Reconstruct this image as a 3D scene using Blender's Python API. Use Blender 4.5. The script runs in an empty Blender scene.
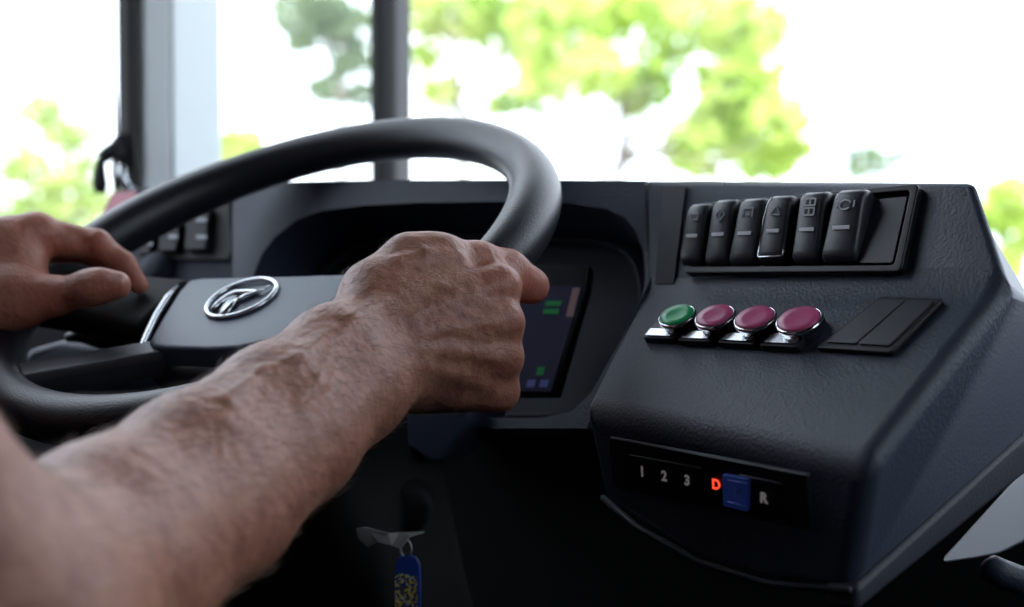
import bpy, bmesh, math, random
import numpy as np
from mathutils import Vector, Matrix

# ------------------------------------------------------------------ camera, sky, sun, exposure
SC = bpy.context.scene
COL = SC.collection
FPX = 1400.0
CAM = Vector((0, 0, 0.9))
PITCH = math.radians(2.0)
cam_d = bpy.data.cameras.new('camera')
cam = bpy.data.objects.new('camera', cam_d)
COL.objects.link(cam)
cam.location = CAM
cam.rotation_euler = (math.radians(90) - PITCH, 0, 0)
cam_d.sensor_width = 36.0
cam_d.lens = FPX / 1024 * 36.0
cam_d.clip_start = 0.02
cam_d.dof.use_dof = True
cam_d.dof.focus_distance = 0.83
cam_d.dof.aperture_fstop = 4.6
SC.camera = cam

world = bpy.data.worlds.new('sky')
SC.world = world
world.use_nodes = True
bgn = world.node_tree.nodes['Background']
bgn.inputs[0].default_value = (0.82, 0.90, 1.0, 1)
bgn.inputs[1].default_value = 4.3

sun_d = bpy.data.lights.new('sun', 'SUN')
sun_d.energy = 7.0
sun_d.angle = math.radians(1.0)
sun_d.color = (1.0, 0.95, 0.84)
sun = bpy.data.objects.new('sun', sun_d)
COL.objects.link(sun)
# high sun behind the bus: lights the trees ahead, the roof keeps it out of the cab
sun.rotation_euler = Vector((0.40, 0.55, -1.0)).to_track_quat('-Z', 'Y').to_euler()

SC.view_settings.view_transform = 'Standard'
SC.view_settings.look = 'None'
SC.view_settings.exposure = 0.0
SC.view_settings.gamma = 1.0
SC.view_settings.use_curve_mapping = False
SC.cycles.use_denoising = True
SC.cycles.max_bounces = 8
SC.cycles.transparent_max_bounces = 12

# ------------------------------------------------------------------ frames of reference
FW = Vector((0, math.cos(PITCH), -math.sin(PITCH)))
UP = Vector((0, math.sin(PITCH), math.cos(PITCH)))
RT = Vector((1, 0, 0))
def ray(px, py): return FW + RT * ((px - 512) / FPX) + UP * ((303.5 - py) / FPX)
def P(px, py, d): return CAM + ray(px, py) * d
def plane3(a, b, c):
    n = (b - a).cross(c - a).normalized()
    if n.dot(CAM - a) < 0: n = -n
    return a, n
def hit(px, py, pl, lift=0.0):
    a, n = pl
    r = ray(px, py)
    t = ((a - CAM).dot(n) + lift) / r.dot(n)
    return CAM + r * t
# the bus: R to its right side, F to its front
BF = Vector((0.5373, 0.8434, 0)); BR = Vector((0.8434, -0.5373, 0)); Z = Vector((0, 0, 1))
def B(x, y, z): return BR * x + BF * y + Z * z

# ------------------------------------------------------------------ materials
def lin(c):
    return tuple((v / 12.92 if v <= 0.04045 else ((v + 0.055) / 1.055) ** 2.4) for v in (x / 255 for x in c)) + (1,)
def mat(name, rgb, rough=0.5, metal=0.0, spec=0.5, bump=0.0, bscale=400, var=0.0, vscale=30, emit=None, estr=1.0, sss=0.0, coat=0.0, detail=4):
    m = bpy.data.materials.new(name); m.use_nodes = True
    nt = m.node_tree; b = nt.nodes['Principled BSDF']
    col = lin(rgb)
    b.inputs['Base Color'].default_value = col
    b.inputs['Roughness'].default_value = rough
    b.inputs['Metallic'].default_value = metal
    b.inputs['Specular IOR Level'].default_value = spec
    b.inputs['Coat Weight'].default_value = coat
    if emit:
        b.inputs['Emission Color'].default_value = lin(emit)
        b.inputs['Emission Strength'].default_value = estr
    tc = nt.nodes.new('ShaderNodeTexCoord')
    if var > 0:
        n = nt.nodes.new('ShaderNodeTexNoise'); n.inputs['Scale'].default_value = vscale; n.inputs['Detail'].default_value = 5
        nt.links.new(tc.outputs['Object'], n.inputs['Vector'])
        mx = nt.nodes.new('ShaderNodeMix'); mx.data_type = 'RGBA'
        mx.inputs['A'].default_value = tuple(v * (1 - var) for v in col[:3]) + (1,)
        mx.inputs['B'].default_value = tuple(min(1, v * (1 + var)) for v in col[:3]) + (1,)
        nt.links.new(n.outputs['Fac'], mx.inputs['Factor'])
        nt.links.new(mx.outputs['Result'], b.inputs['Base Color'])
    if bump > 0:
        n2 = nt.nodes.new('ShaderNodeTexNoise'); n2.inputs['Scale'].default_value = bscale; n2.inputs['Detail'].default_value = detail
        nt.links.new(tc.outputs['Object'], n2.inputs['Vector'])
        bp = nt.nodes.new('ShaderNodeBump'); bp.inputs['Strength'].default_value = bump; bp.inputs['Distance'].default_value = 0.001
        nt.links.new(n2.outputs['Fac'], bp.inputs['Height'])
        nt.links.new(bp.outputs['Normal'], b.inputs['Normal'])
    return m
M = {}
M['dash'] = mat('grained charcoal plastic', (47, 55, 71), 0.5, spec=0.45, bump=0.5, bscale=520, var=0.12, vscale=60)
M['dash_dark'] = mat('dark grey plastic', (35, 39, 50), 0.55, spec=0.35, bump=0.3, bscale=500)
M['black'] = mat('black plastic', (22, 23, 28), 0.42, spec=0.35)
M['black_soft'] = mat('matt black plastic', (24, 24, 27), 0.7, spec=0.25)
M['rubber'] = mat('black rubber', (15, 15, 17), 0.65, spec=0.3)
M['rocker'] = mat('rocker switch plastic', (44, 46, 53), 0.40, spec=0.45, bump=0.15, bscale=900)
M['left_panel'] = mat('soft grey panel', (38, 42, 54), 0.75, spec=0.15)
M['seam_shade'] = mat('painted shade plastic', (31, 34, 43), 0.6, spec=0.25)  # dash tone darkened to carry the shade beside the cowl
M['recess'] = mat('instrument panel plastic', (40, 44, 54), 0.5, spec=0.3)
M['rim'] = mat('leather grained rim', (25, 28, 36), 0.38, spec=0.42, bump=0.35, bscale=700, var=0.1, vscale=50)
M['pad'] = mat('slate grey airbag pad', (80, 93, 108), 0.45, spec=0.5, bump=0.25, bscale=800)
M['spoke'] = mat('spoke plastic', (48, 49, 57), 0.42, spec=0.45)
M['chrome'] = mat('chrome', (225, 228, 232), 0.12, metal=1.0)
M['chrome_dull'] = mat('satin chrome', (200, 204, 210), 0.25, metal=1.0)
M['green'] = mat('green button plastic', (34, 170, 104), 0.3, spec=0.5, var=0.1, vscale=200)
M['maroon'] = mat('maroon button plastic', (186, 80, 126), 0.3, spec=0.5, var=0.1, vscale=200)
M['plate'] = mat('satin metal legend plate', (190, 194, 200), 0.22, metal=1.0)
M['mark'] = mat('grey printed marking', (150, 153, 158), 0.5)
M['mark_dim'] = mat('faint printed marking', (92, 96, 104), 0.5)
M['led'] = mat('grey indicator lens', (196, 198, 202), 0.35)
M['digit'] = mat('grey gear digits', (210, 206, 205), 0.5, emit=(180, 175, 175), estr=0.16)
M['digit_red'] = mat('lit red gear letter', (255, 90, 60), 0.5, emit=(255, 74, 48), estr=1.5)
M['blue_key'] = mat('blue gear key', (66, 100, 196), 0.4, emit=(40, 66, 150), estr=0.08)
M['blue_mark'] = mat('pale blue marking', (130, 156, 225), 0.5)
M['screen'] = mat('display glass', (44, 47, 64), 0.25, emit=(58, 60, 88), estr=0.08, var=0.2, vscale=60)
M['screen_green'] = mat('green display text', (20, 90, 50), 0.4, emit=(30, 130, 66), estr=0.16)
M['screen_tan'] = mat('tan display bar', (120, 100, 100), 0.4, emit=(130, 108, 108), estr=0.1)
M['screen_blue'] = mat('blue display icon', (80, 90, 150), 0.4, emit=(70, 84, 140), estr=0.12)
M['pillar_white'] = mat('pale painted pillar', (236, 246, 250), 0.5, var=0.03)
M['pillar_grey'] = mat('grey pillar cover', (226, 232, 235), 0.5, var=0.03)
M['post'] = mat('dark windscreen post', (34, 34, 38), 0.35, spec=0.5)
M['shell'] = mat('dark cab lining', (42, 42, 46), 0.8, spec=0.2, var=0.1)
M['floor'] = mat('dark rubber floor', (26, 26, 28), 0.85, spec=0.2, bump=0.3, bscale=200)
M['steel'] = mat('brushed steel', (170, 172, 168), 0.4, metal=0.8)
M['red_badge'] = mat('red sticker', (134, 26, 54), 0.5)
M['fob_blue'] = mat('blue fob plastic', (24, 60, 140), 0.4)
M['seat'] = mat('dark seat fabric', (40, 42, 52), 0.9, bump=0.5, bscale=600)
M['shirt'] = mat('shirt cotton', (60, 70, 92), 0.9, bump=0.4, bscale=500, var=0.1)
M['cover'] = mat('blue grey side cover', (58, 66, 80), 0.5, var=0.06)
M['trouser'] = mat('dark trouser cotton', (38, 40, 48), 0.9, bump=0.3, bscale=500)

def glass_mat():
    m = bpy.data.materials.new('clear window glass'); m.use_nodes = True
    nt = m.node_tree; nt.nodes.remove(nt.nodes['Principled BSDF']); out = nt.nodes['Material Output']
    t = nt.nodes.new('ShaderNodeBsdfTransparent'); t.inputs[0].default_value = (0.97, 0.98, 0.99, 1)
    g = nt.nodes.new('ShaderNodeBsdfGlossy'); g.inputs['Roughness'].default_value = 0.02
    f = nt.nodes.new('ShaderNodeFresnel'); f.inputs[0].default_value = 1.3
    mx = nt.nodes.new('ShaderNodeMixShader')
    ge = nt.nodes.new('ShaderNodeNewGeometry'); mt = nt.nodes.new('ShaderNodeMath'); mt.operation = 'SUBTRACT'; mt.use_clamp = True
    nt.links.new(f.outputs[0], mt.inputs[0]); nt.links.new(ge.outputs['Backfacing'], mt.inputs[1])   # only the entry face of a pane reflects
    nt.links.new(mt.outputs[0], mx.inputs[0]); nt.links.new(t.outputs[0], mx.inputs[1]); nt.links.new(g.outputs[0], mx.inputs[2])
    nt.links.new(mx.outputs[0], out.inputs[0])
    return m
M['glass'] = glass_mat()

def leaf_mat(name, rgb, rgb2):
    m = bpy.data.materials.new(name); m.use_nodes = True
    nt = m.node_tree; nt.nodes.remove(nt.nodes['Principled BSDF']); out = nt.nodes['Material Output']
    tc = nt.nodes.new('ShaderNodeTexCoord'); n = nt.nodes.new('ShaderNodeTexNoise'); n.inputs['Scale'].default_value = 1.3
    n.inputs['Detail'].default_value = 3
    nt.links.new(tc.outputs['Object'], n.inputs['Vector'])
    rp = nt.nodes.new('ShaderNodeValToRGB'); rp.color_ramp.elements[0].position = 0.38; rp.color_ramp.elements[1].position = 0.62
    rp.color_ramp.elements[0].color = lin(rgb); rp.color_ramp.elements[1].color = lin(rgb2)
    nt.links.new(n.outputs['Fac'], rp.inputs[0])
    d = nt.nodes.new('ShaderNodeBsdfDiffuse'); t = nt.nodes.new('ShaderNodeBsdfTranslucent'); mx = nt.nodes.new('ShaderNodeMixShader')
    mx.inputs[0].default_value = 0.45
    nt.links.new(rp.outputs[0], d.inputs[0]); nt.links.new(rp.outputs[0], t.inputs[0])
    nt.links.new(d.outputs[0], mx.inputs[1]); nt.links.new(t.outputs[0], mx.inputs[2]); nt.links.new(mx.outputs[0], out.inputs[0])
    return m
M['bark'] = mat('grey bark', (120, 110, 100), 0.9, bump=0.5, bscale=20, var=0.25, vscale=6)
M['ground'] = mat('pale dry ground', (150, 150, 135), 0.9, var=0.15, vscale=0.6)
M['grass'] = mat('roadside grass', (120, 140, 60), 0.9, var=0.3, vscale=1.5)

def skin_mat():
    m = bpy.data.materials.new('tanned skin'); m.use_nodes = True
    nt = m.node_tree; b = nt.nodes['Principled BSDF']
    L = nt.links.new
    tc = nt.nodes.new('ShaderNodeTexCoord')
    n = nt.nodes.new('ShaderNodeTexNoise'); n.inputs['Scale'].default_value = 62; n.inputs['Detail'].default_value = 6; n.inputs['Roughness'].default_value = 0.65
    L(tc.outputs['Object'], n.inputs['Vector'])
    rp = nt.nodes.new('ShaderNodeValToRGB')
    e = rp.color_ramp.elements
    e[0].position = 0.30; e[0].color = lin((132, 84, 67))
    e[1].position = 0.72; e[1].color = lin((174, 124, 103))
    mid = rp.color_ramp.elements.new(0.5); mid.color = lin((154, 104, 85))
    L(n.outputs['Fac'], rp.inputs[0])
    at = nt.nodes.new('ShaderNodeAttribute'); at.attribute_name = 'tone'
    mx = nt.nodes.new('ShaderNodeMix'); mx.data_type = 'RGBA'
    L(at.outputs['Fac'], mx.inputs['Factor']); L(rp.outputs[0], mx.inputs['A'])
    mx.inputs['B'].default_value = lin((176, 104, 86))
    at2 = nt.nodes.new('ShaderNodeAttribute'); at2.attribute_name = 'nail'
    mx2 = nt.nodes.new('ShaderNodeMix'); mx2.data_type = 'RGBA'
    L(at2.outputs['Fac'], mx2.inputs['Factor']); L(mx.outputs['Result'], mx2.inputs['A'])
    mx2.inputs['B'].default_value = lin((186, 140, 128))
    L(mx2.outputs['Result'], b.inputs['Base Color'])
    b.inputs['Roughness'].default_value = 0.47
    b.inputs['Specular IOR Level'].default_value = 0.45
    b.inputs['Subsurface Weight'].default_value = 0.08
    b.inputs['Subsurface Radius'].default_value = (0.006, 0.002, 0.001)
    b.inputs['Subsurface Scale'].default_value = 1.0
    v = nt.nodes.new('ShaderNodeTexVoronoi'); v.inputs['Scale'].default_value = 520; v.feature = 'DISTANCE_TO_EDGE'
    n3 = nt.nodes.new('ShaderNodeTexNoise'); n3.inputs['Scale'].default_value = 170; n3.inputs['Detail'].default_value = 5
    L(tc.outputs['Object'], v.inputs['Vector']); L(tc.outputs['Object'], n3.inputs['Vector'])
    b1 = nt.nodes.new('ShaderNodeBump'); b1.inputs['Strength'].default_value = 0.35; b1.inputs['Distance'].default_value = 0.0006
    b2 = nt.nodes.new('ShaderNodeBump'); b2.inputs['Strength'].default_value = 0.8; b2.inputs['Distance'].default_value = 0.0016
    L(v.outputs['Distance'], b1.inputs['Height']); L(n3.outputs['Fac'], b2.inputs['Height'])
    L(b1.outputs['Normal'], b2.inputs['Normal']); L(b2.outputs['Normal'], b.inputs['Normal'])
    return m
M['skin'] = skin_mat()
M['hair'] = mat('dark arm hair', (112, 92, 76), 0.6)
M['head_hair'] = mat('grey brown hair', (60, 50, 44), 0.7)

# ------------------------------------------------------------------ object helpers
def thing(name, label, cat, loc=(0, 0, 0), group=None):
    o = bpy.data.objects.new(name, None); COL.objects.link(o)
    o.location = loc; o.empty_display_size = 0.05
    tag(o, label, cat, group)
    return o
def tag(o, label=None, cat=None, group=None, kind=None):
    if label: o['label'] = label
    if cat: o['category'] = cat
    if group: o['group'] = group
    if kind: o['kind'] = kind
    return o
def root_loc(parent):
    l = Vector((0, 0, 0))
    while parent is not None:
        l += parent.location; parent = parent.parent
    return l
def link_mesh(name, me, m, parent=None, smooth=True, label=None, bevel=None, kind=None, sub=0, origin=None, bseg=3):
    o = bpy.data.objects.new(name, me); COL.objects.link(o)
    off = root_loc(parent)
    if parent is None and origin is not None:
        off = Vector(origin); o.location = off
    if off.length > 0: me.transform(Matrix.Translation(-off))
    if m: me.materials.append(m)
    if parent is not None: o.parent = parent
    if smooth or bevel:
        me.polygons.foreach_set('use_smooth', [True] * len(me.polygons))
    if bevel:
        md = o.modifiers.new('bevel', 'BEVEL'); md.width = bevel; md.segments = bseg; md.limit_method = 'ANGLE'; md.angle_limit = math.radians(28)
        md.use_clamp_overlap = True
        w = o.modifiers.new('normals', 'WEIGHTED_NORMAL'); w.keep_sharp = False
    if sub:
        md = o.modifiers.new('sub', 'SUBSURF'); md.levels = sub; md.render_levels = sub
    if label: o['label'] = label
    if kind: o['kind'] = kind
    return o

class MB:
    def __init__(s): s.v = []; s.f = []
    def add(s, vs, fs):
        k = len(s.v); s.v += [Vector(v) for v in vs]; s.f += [tuple(i + k for i in f) for f in fs]; return s
    def prism(s, pts, d):                      # polygon pts extruded by vector d
        n = len(pts); pts = [Vector(p) for p in pts]; d = Vector(d)
        return s.add(pts + [p + d for p in pts], [tuple(range(n))[::-1], tuple(range(n, 2 * n))] + [(i, (i + 1) % n, n + (i + 1) % n, n + i) for i in range(n)])
    def loft(s, rings, cap=True, closed=False):
        n = len(rings[0]); vs = [p for r in rings for p in r]; fs = []
        m = len(rings)
        for k in range(m if closed else m - 1):
            a = k * n; b = ((k + 1) % m) * n
            for i in range(n): fs.append((a + i, a + (i + 1) % n, b + (i + 1) % n, b + i))
        if cap and not closed:
            fs.append(tuple(range(n))[::-1]); fs.append(tuple(range((m - 1) * n, m * n)))
        return s.add(vs, fs)
    def box(s, c, ax, ay, az):                 # half axes
        c = Vector(c); ax, ay, az = Vector(ax), Vector(ay), Vector(az)
        return s.prism([c - ax - ay - az, c + ax - ay - az, c + ax + ay - az, c - ax + ay - az], az * 2)
    def tube(s, pts, rad, n=10, closed=False, cap=True):
        pts = [Vector(p) for p in pts]; m = len(pts)
        if not hasattr(rad, '__len__'): rad = [rad] * m
        rings = []; ref = None
        for i in range(m):
            if closed: t = pts[(i + 1) % m] - pts[i - 1]
            else: t = pts[min(i + 1, m - 1)] - pts[max(i - 1, 0)]
            t.normalize()
            if ref is None: ref = t.orthogonal().normalized()
            ref = (ref - t * ref.dot(t)).normalized()
            b = t.cross(ref)
            rings.append([pts[i] + (ref * math.cos(2 * math.pi * k / n) + b * math.sin(2 * math.pi * k / n)) * rad[i] for k in range(n)])
        return s.loft(rings, cap, closed)
    def lathe(s, c, axis, prof, n=32, ex=None, sx=1.0, sy=1.0):   # prof: (radius, height) along axis
        axis = Vector(axis).normalized()
        ex = (Vector(ex) - axis * Vector(ex).dot(axis)).normalized() if ex is not None else axis.orthogonal().normalized()
        ey = axis.cross(ex); c = Vector(c)
        rings = [[c + axis * h + (ex * math.cos(2 * math.pi * k / n) * sx + ey * math.sin(2 * math.pi * k / n) * sy) * r for k in range(n)] for r, h in prof]
        return s.loft(rings)
    def mesh(s, name):
        me = bpy.data.meshes.new(name); me.from_pydata([tuple(v) for v in s.v], [], s.f); me.update()
        bm = bmesh.new(); bm.from_mesh(me); bmesh.ops.recalc_face_normals(bm, faces=bm.faces); bm.to_mesh(me); bm.free()
        return me
    def build(s, name, m, parent=None, **kw): return link_mesh(name, s.mesh(name), m, parent, **kw)

def text_mesh(txt, size, origin, ux, uy, depth=0.0006, bold=0.0):
    cu = bpy.data.curves.new('t', 'FONT'); cu.body = txt; cu.size = size; cu.align_x = 'CENTER'; cu.align_y = 'CENTER'; cu.extrude = depth; cu.offset = bold
    o = bpy.data.objects.new('t', cu); COL.objects.link(o)
    dg = bpy.context.evaluated_depsgraph_get(); dg.update()
    me = bpy.data.meshes.new_from_object(o.evaluated_get(dg))
    bpy.data.objects.remove(o); bpy.data.curves.remove(cu)
    me.materials.clear()
    ux = Vector(ux).normalized(); uy2 = Vector(uy).normalized(); uz = ux.cross(uy2).normalized()
    mt = Matrix((ux, uy2, uz)).transposed().to_4x4(); mt.translation = Vector(origin)
    me.transform(mt)
    return me

def circ_poly(c, ex, ey, rx, ry, n=28, a0=0, a1=2 * math.pi):
    return [Vector(c) + Vector(ex) * (rx * math.cos(a0 + (a1 - a0) * k / n)) + Vector(ey) * (ry * math.sin(a0 + (a1 - a0) * k / n)) for k in range(n)]
def round_poly(pts, r, seg=5):               # rounds the corners of a 3D polygon
    out = []; n = len(pts)
    for i in range(n):
        p0, p1, p2 = Vector(pts[i - 1]), Vector(pts[i]), Vector(pts[(i + 1) % n])
        a = (p0 - p1); b = (p2 - p1); ra = min(r, a.length * 0.45, b.length * 0.45)
        s = p1 + a.normalized() * ra; e = p1 + b.normalized() * ra
        for k in range(seg + 1):
            t = k / seg; out.append(s * (1 - t) ** 2 + p1 * 2 * t * (1 - t) + e * t * t)
    return out
def ring_prism(outer, inner, d):              # frame: two loops with the same vertex count, extruded by d
    mb = MB(); n = len(outer); d = Vector(d)
    mb.loft([outer, inner, [p + d for p in inner], [p + d for p in outer]], cap=False, closed=True)
    return mb
def plate_with_hole(outer, hole):             # flat face between two loops (mesh faces as list for MB)
    bm = bmesh.new(); es = []
    for loop in (outer, hole):
        vs = [bm.verts.new(p) for p in loop]
        es += [bm.edges.new((vs[i], vs[(i + 1) % len(vs)])) for i in range(len(vs))]
    bmesh.ops.triangle_fill(bm, use_beauty=True, use_dissolve=False, edges=es)
    bm.verts.index_update()
    vs = [v.co.copy() for v in bm.verts]; fs = [tuple(v.index for v in f.verts) for f in bm.faces]
    bm.free(); return vs, fs

# ------------------------------------------------------------------ SDF bodies (one continuous skin)
def npv(v): return np.array(tuple(v), dtype=np.float32)
def sdf_cone(p, a, ra, b, rb):
    ba = b - a; pa = p - a
    h = np.clip((pa @ ba) / max(float(ba @ ba), 1e-9), 0, 1)
    return np.linalg.norm(pa - h[:, None] * ba, axis=1) - (ra + (rb - ra) * h)
def smin(a, b, k):
    h = np.maximum(k - np.abs(a - b), 0) / k
    return np.minimum(a, b) - h * h * k * 0.25
class Sdf:
    def __init__(s): s.g = []                  # groups: (prims, k_in, k_out)
    def group(s, prims, kin, kout):
        s.g.append(([(npv(a), ra, npv(b), rb) for a, ra, b, rb in prims], kin, kout)); return s
    def evalg(s, p, g):
        d = None
        for a, ra, b, rb in g[0]:
            q = sdf_cone(p, a, ra, b, rb); d = q if d is None else smin(d, q, g[1])
        return d
    def eval(s, p):
        d = None
        for g in s.g:
            q = s.evalg(p, g); d = q if d is None else smin(d, q, g[2])
        return d
    def march(s, px, py, d0, d1, step=0.0008):
        ds = np.arange(d0, d1, step)
        r = npv(ray(px, py)); pts = (npv(CAM)[None] + ds[:, None] * r).astype(np.float32)
        f = s.eval(pts); i = np.where(f < 0)[0]
        return None if len(i) == 0 else Vector(pts[i[0]])
    def grid(s, h, pad=0.012):
        lo = np.min([np.minimum(a - ra, b - rb) for g in s.g for a, ra, b, rb in g[0]], axis=0) - pad
        hi = np.max([np.maximum(a + ra, b + rb) for g in s.g for a, ra, b, rb in g[0]], axis=0) + pad
        n = np.ceil((hi - lo) / h).astype(int) + 1
        F = np.full(tuple(n), 1.0, np.float32)
        for g in s.g:
            glo = np.min([np.minimum(a - ra, b - rb) for a, ra, b, rb in g[0]], axis=0) - pad - 0.01
            ghi = np.max([np.maximum(a + ra, b + rb) for a, ra, b, rb in g[0]], axis=0) + pad + 0.01
            i0 = np.maximum(((glo - lo) / h).astype(int), 0); i1 = np.minimum(((ghi - lo) / h).astype(int) + 2, n)
            ax = [lo[k] + h * np.arange(i0[k], i1[k]) for k in range(3)]
            G = np.stack(np.meshgrid(*ax, indexing='ij'), -1).astype(np.float32)
            sh = G.shape[:3]; q = s.evalg(G.reshape(-1, 3), g).reshape(sh)
            sl = tuple(slice(i0[k], i1[k]) for k in range(3))
            F[sl] = smin(F[sl], q, g[2])
        return F, lo
def surface_nets(F, lo, h):
    s = F < 0
    nx, ny, nz = F.shape
    c = np.zeros((nx - 1, ny - 1, nz - 1), np.int8)
    corners = [(i, j, k) for i in (0, 1) for j in (0, 1) for k in (0, 1)]
    for i, j, k in corners: c += s[i:nx - 1 + i, j:ny - 1 + j, k:nz - 1 + k]
    act = (c > 0) & (c < 8)
    idx = np.argwhere(act); ids = np.full(act.shape, -1, np.int64); ids[act] = np.arange(len(idx))
    acc = np.zeros((len(idx), 3)); cnt = np.zeros(len(idx))
    for a in corners:
        for ax in range(3):
            if a[ax]: continue
            b = list(a); b[ax] = 1
            fa = F[idx[:, 0] + a[0], idx[:, 1] + a[1], idx[:, 2] + a[2]]; fb = F[idx[:, 0] + b[0], idx[:, 1] + b[1], idx[:, 2] + b[2]]
            m = (fa < 0) != (fb < 0)
            t = np.where(m, fa / np.where(m, fa - fb, 1), 0)
            p = np.tile(np.array(a, float), (len(idx), 1)); p[:, ax] += t
            acc[m] += p[m]; cnt[m] += 1
    V = lo + h * (idx + acc / cnt[:, None])
    faces = []
    for ax in range(3):
        sl0 = [slice(None)] * 3; sl1 = [slice(None)] * 3
        sl0[ax] = slice(0, -1); sl1[ax] = slice(1, None)
        m = s[tuple(sl0)] != s[tuple(sl1)]
        e = np.argwhere(m); inside = s[tuple(sl0)][m]
        u, w = (ax + 1) % 3, (ax + 2) % 3
        ok = (e[:, u] > 0) & (e[:, w] > 0) & (e[:, u] < F.shape[u] - 1) & (e[:, w] < F.shape[w] - 1)
        e = e[ok]; inside = inside[ok]
        q = []
        for du, dw in ((1, 1), (0, 1), (0, 0), (1, 0)):
            t = e.copy(); t[:, u] -= du; t[:, w] -= dw; q.append(ids[t[:, 0], t[:, 1], t[:, 2]])
        q = np.stack(q, 1); q[~inside] = q[~inside][:, ::-1]
        faces.append(q[(q >= 0).all(1)])
    return V, np.concatenate(faces)
def np_mesh(name, V, Fc):
    me = bpy.data.meshes.new(name)
    me.vertices.add(len(V)); me.vertices.foreach_set('co', np.asarray(V, np.float32).ravel())
    n = Fc.shape[1]
    me.loops.add(Fc.size); me.loops.foreach_set('vertex_index', Fc.astype(np.int32).ravel())
    me.polygons.add(len(Fc)); me.polygons.foreach_set('loop_start', np.arange(0, Fc.size, n, dtype=np.int32))
    me.update(calc_edges=True); me.validate()
    return me

# ================================================================== THE SETTING
def slab(name, pts, d, m, kind='structure', **kw):
    return MB().prism(pts, d).build(name, m, smooth=False, kind=kind, **kw)
XL, XR, YB, YF, ZR = -1.25, 1.25, -1.6, 1.66, 2.15
YL, YRW = 0.35, 0.02   # where the side windows start
SR = 1.18      # sill height of the door-side window
ZS = 0.90      # sill height of the side windows
slab('floor', [B(XL, YB, 0), B(XR, YB, 0), B(XR, YF, 0), B(XL, YF, 0)], Z * -0.05, M['floor'])
slab('ceiling', [B(XL - .05, YB, ZR), B(XR + .05, YB, ZR), B(XR + .05, YF + .25, ZR), B(XL - .05, YF + .25, ZR)], Z * 0.05, M['shell'])
slab('wall_back', [B(XL, YB, 0), B(XR, YB, 0), B(XR, YB, ZR), B(XL, YB, ZR)], BF * -0.05, M['shell'])
slab('wall_left', [B(XL, YB, 0), B(XL, YF, 0), B(XL, YF, ZS), B(XL, YB, ZS)], BR * -0.05, M['shell'])
slab('wall_left.001', [B(XL, YB, ZS), B(XL, YL, ZS), B(XL, YL, ZR), B(XL, YB, ZR)], BR * -0.05, M['shell'])
slab('wall_right', [B(XR, YB, 0), B(XR, YF, 0), B(XR, YF, SR), B(XR, YB, SR)], BR * 0.05, M['shell'])
slab('wall_right.001', [B(XR, YB, SR), B(XR, YRW, SR), B(XR, YRW, ZR), B(XR, YB, ZR)], BR * 0.05, M['shell'])
slab('wall_light_blocker', [B(XR, 0.98, SR), B(XR, YF, SR), B(XR, YF + .2, ZR), B(XR, 0.98, ZR)], BR * 0.05, M['shell'])  # unseen panel added to keep side light off the console
slab('wall_front', [B(XL, YF, 0), B(XR, YF, 0), B(XR, YF, 0.80), B(XL, YF, 0.80)], BF * 0.05, M['black_soft'])
# bulkhead under the dashboard hides the pedals
slab('wall_front.001', [B(XL, 1.15, 0), B(XR, 1.15, 0), B(XR, 1.15, 0.74), B(XL, 1.15, 0.74)], BF * 0.03, M['black_soft'])
# window panes
slab('window_1', [B(XL, YL, ZS), B(XL, 1.13, ZS), B(XL, 1.13, ZR), B(XL, YL, ZR)], BR * -0.006, M['glass'])
slab('window_2', [B(XL, 1.276, ZS), B(XL, 1.60, ZS), B(XL, 1.60, ZR), B(XL, 1.276, ZR)], BR * -0.006, M['glass'])
slab('window_3', [B(XL + .02, YF, .80), B(XR, YF, .80), B(XR, YF + .22, ZR), B(XL + .02, YF + .22, ZR)], BF * 0.006, M['glass'])
slab('window_4', [B(XR, YRW, SR), B(XR, .98, SR), B(XR, .98, ZR), B(XR, YRW, ZR)], BR * 0.006, M['glass'])
# pillars
o = MB().prism([B(XL - .03, 1.145, ZS - .1), B(XL + .015, 1.145, ZS - .1), B(XL + .03, 1.174, ZS - .1), B(XL - .03, 1.174, ZS - .1)], Z * (ZR - ZS + .1)).build('trim_1', M['pillar_grey'], smooth=False, bevel=.004, kind='structure')
o = MB().prism([B(XL - .03, 1.174, ZS - .1), B(XL + .032, 1.174, ZS - .1), B(XL + .03, 1.256, ZS - .1), B(XL - .0, 1.270, ZS - .1)], Z * (ZR - ZS + .1)).build('trim_2', M['pillar_white'], smooth=False, bevel=.004, kind='structure')
MB().prism([B(XL - .012, 1.128, ZS), B(XL + .012, 1.128, ZS), B(XL + .012, 1.145, ZS), B(XL - .012, 1.145, ZS)], Z * (ZR - ZS)).build('trim_3', M['rubber'], smooth=False, bevel=.004, kind='structure')
post = MB().prism([B(XL - .005, 1.598, ZS), B(XL + .014, 1.592, ZS), B(XL + .026, 1.612, ZS), B(XL + .026, 1.652, ZS), B(XL + .0, 1.655, ZS)], Z * (ZR - ZS)).build('trim_4', M['post'], smooth=False, bevel=.006, kind='structure')
MB().prism([B(XL + .0, 1.586, ZS), B(XL + .010, 1.586, ZS), B(XL + .012, 1.598, ZS), B(XL + .0, 1.598, ZS)], Z * (ZR - ZS)).build('trim_5', M['rubber'], smooth=False, kind='structure')
wp = hit(386, 186, (B(XL + .033, 1.63, 1), BR))
MB().lathe(B(XL + .026, 1.630, wp.z), BR, [(0.0, 0), (.009, 0), (.009, .003), (.006, .005), (0.0, .0052)], 16).build('screw', M['chrome_dull'], post)
slab('trim_6', [B(XL, YF - .03, .80), B(XR, YF - .03, .80), B(XR, YF + .02, .80), B(XL, YF + .02, .80)], Z * 0.05, M['rubber'])
# outside ground
slab('ground', [Vector((-60, -10, -0.9)), Vector((60, -10, -0.9)), Vector((60, 80, -0.9)), Vector((-60, 80, -0.9))], Z * -0.1, M['ground'])

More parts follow.
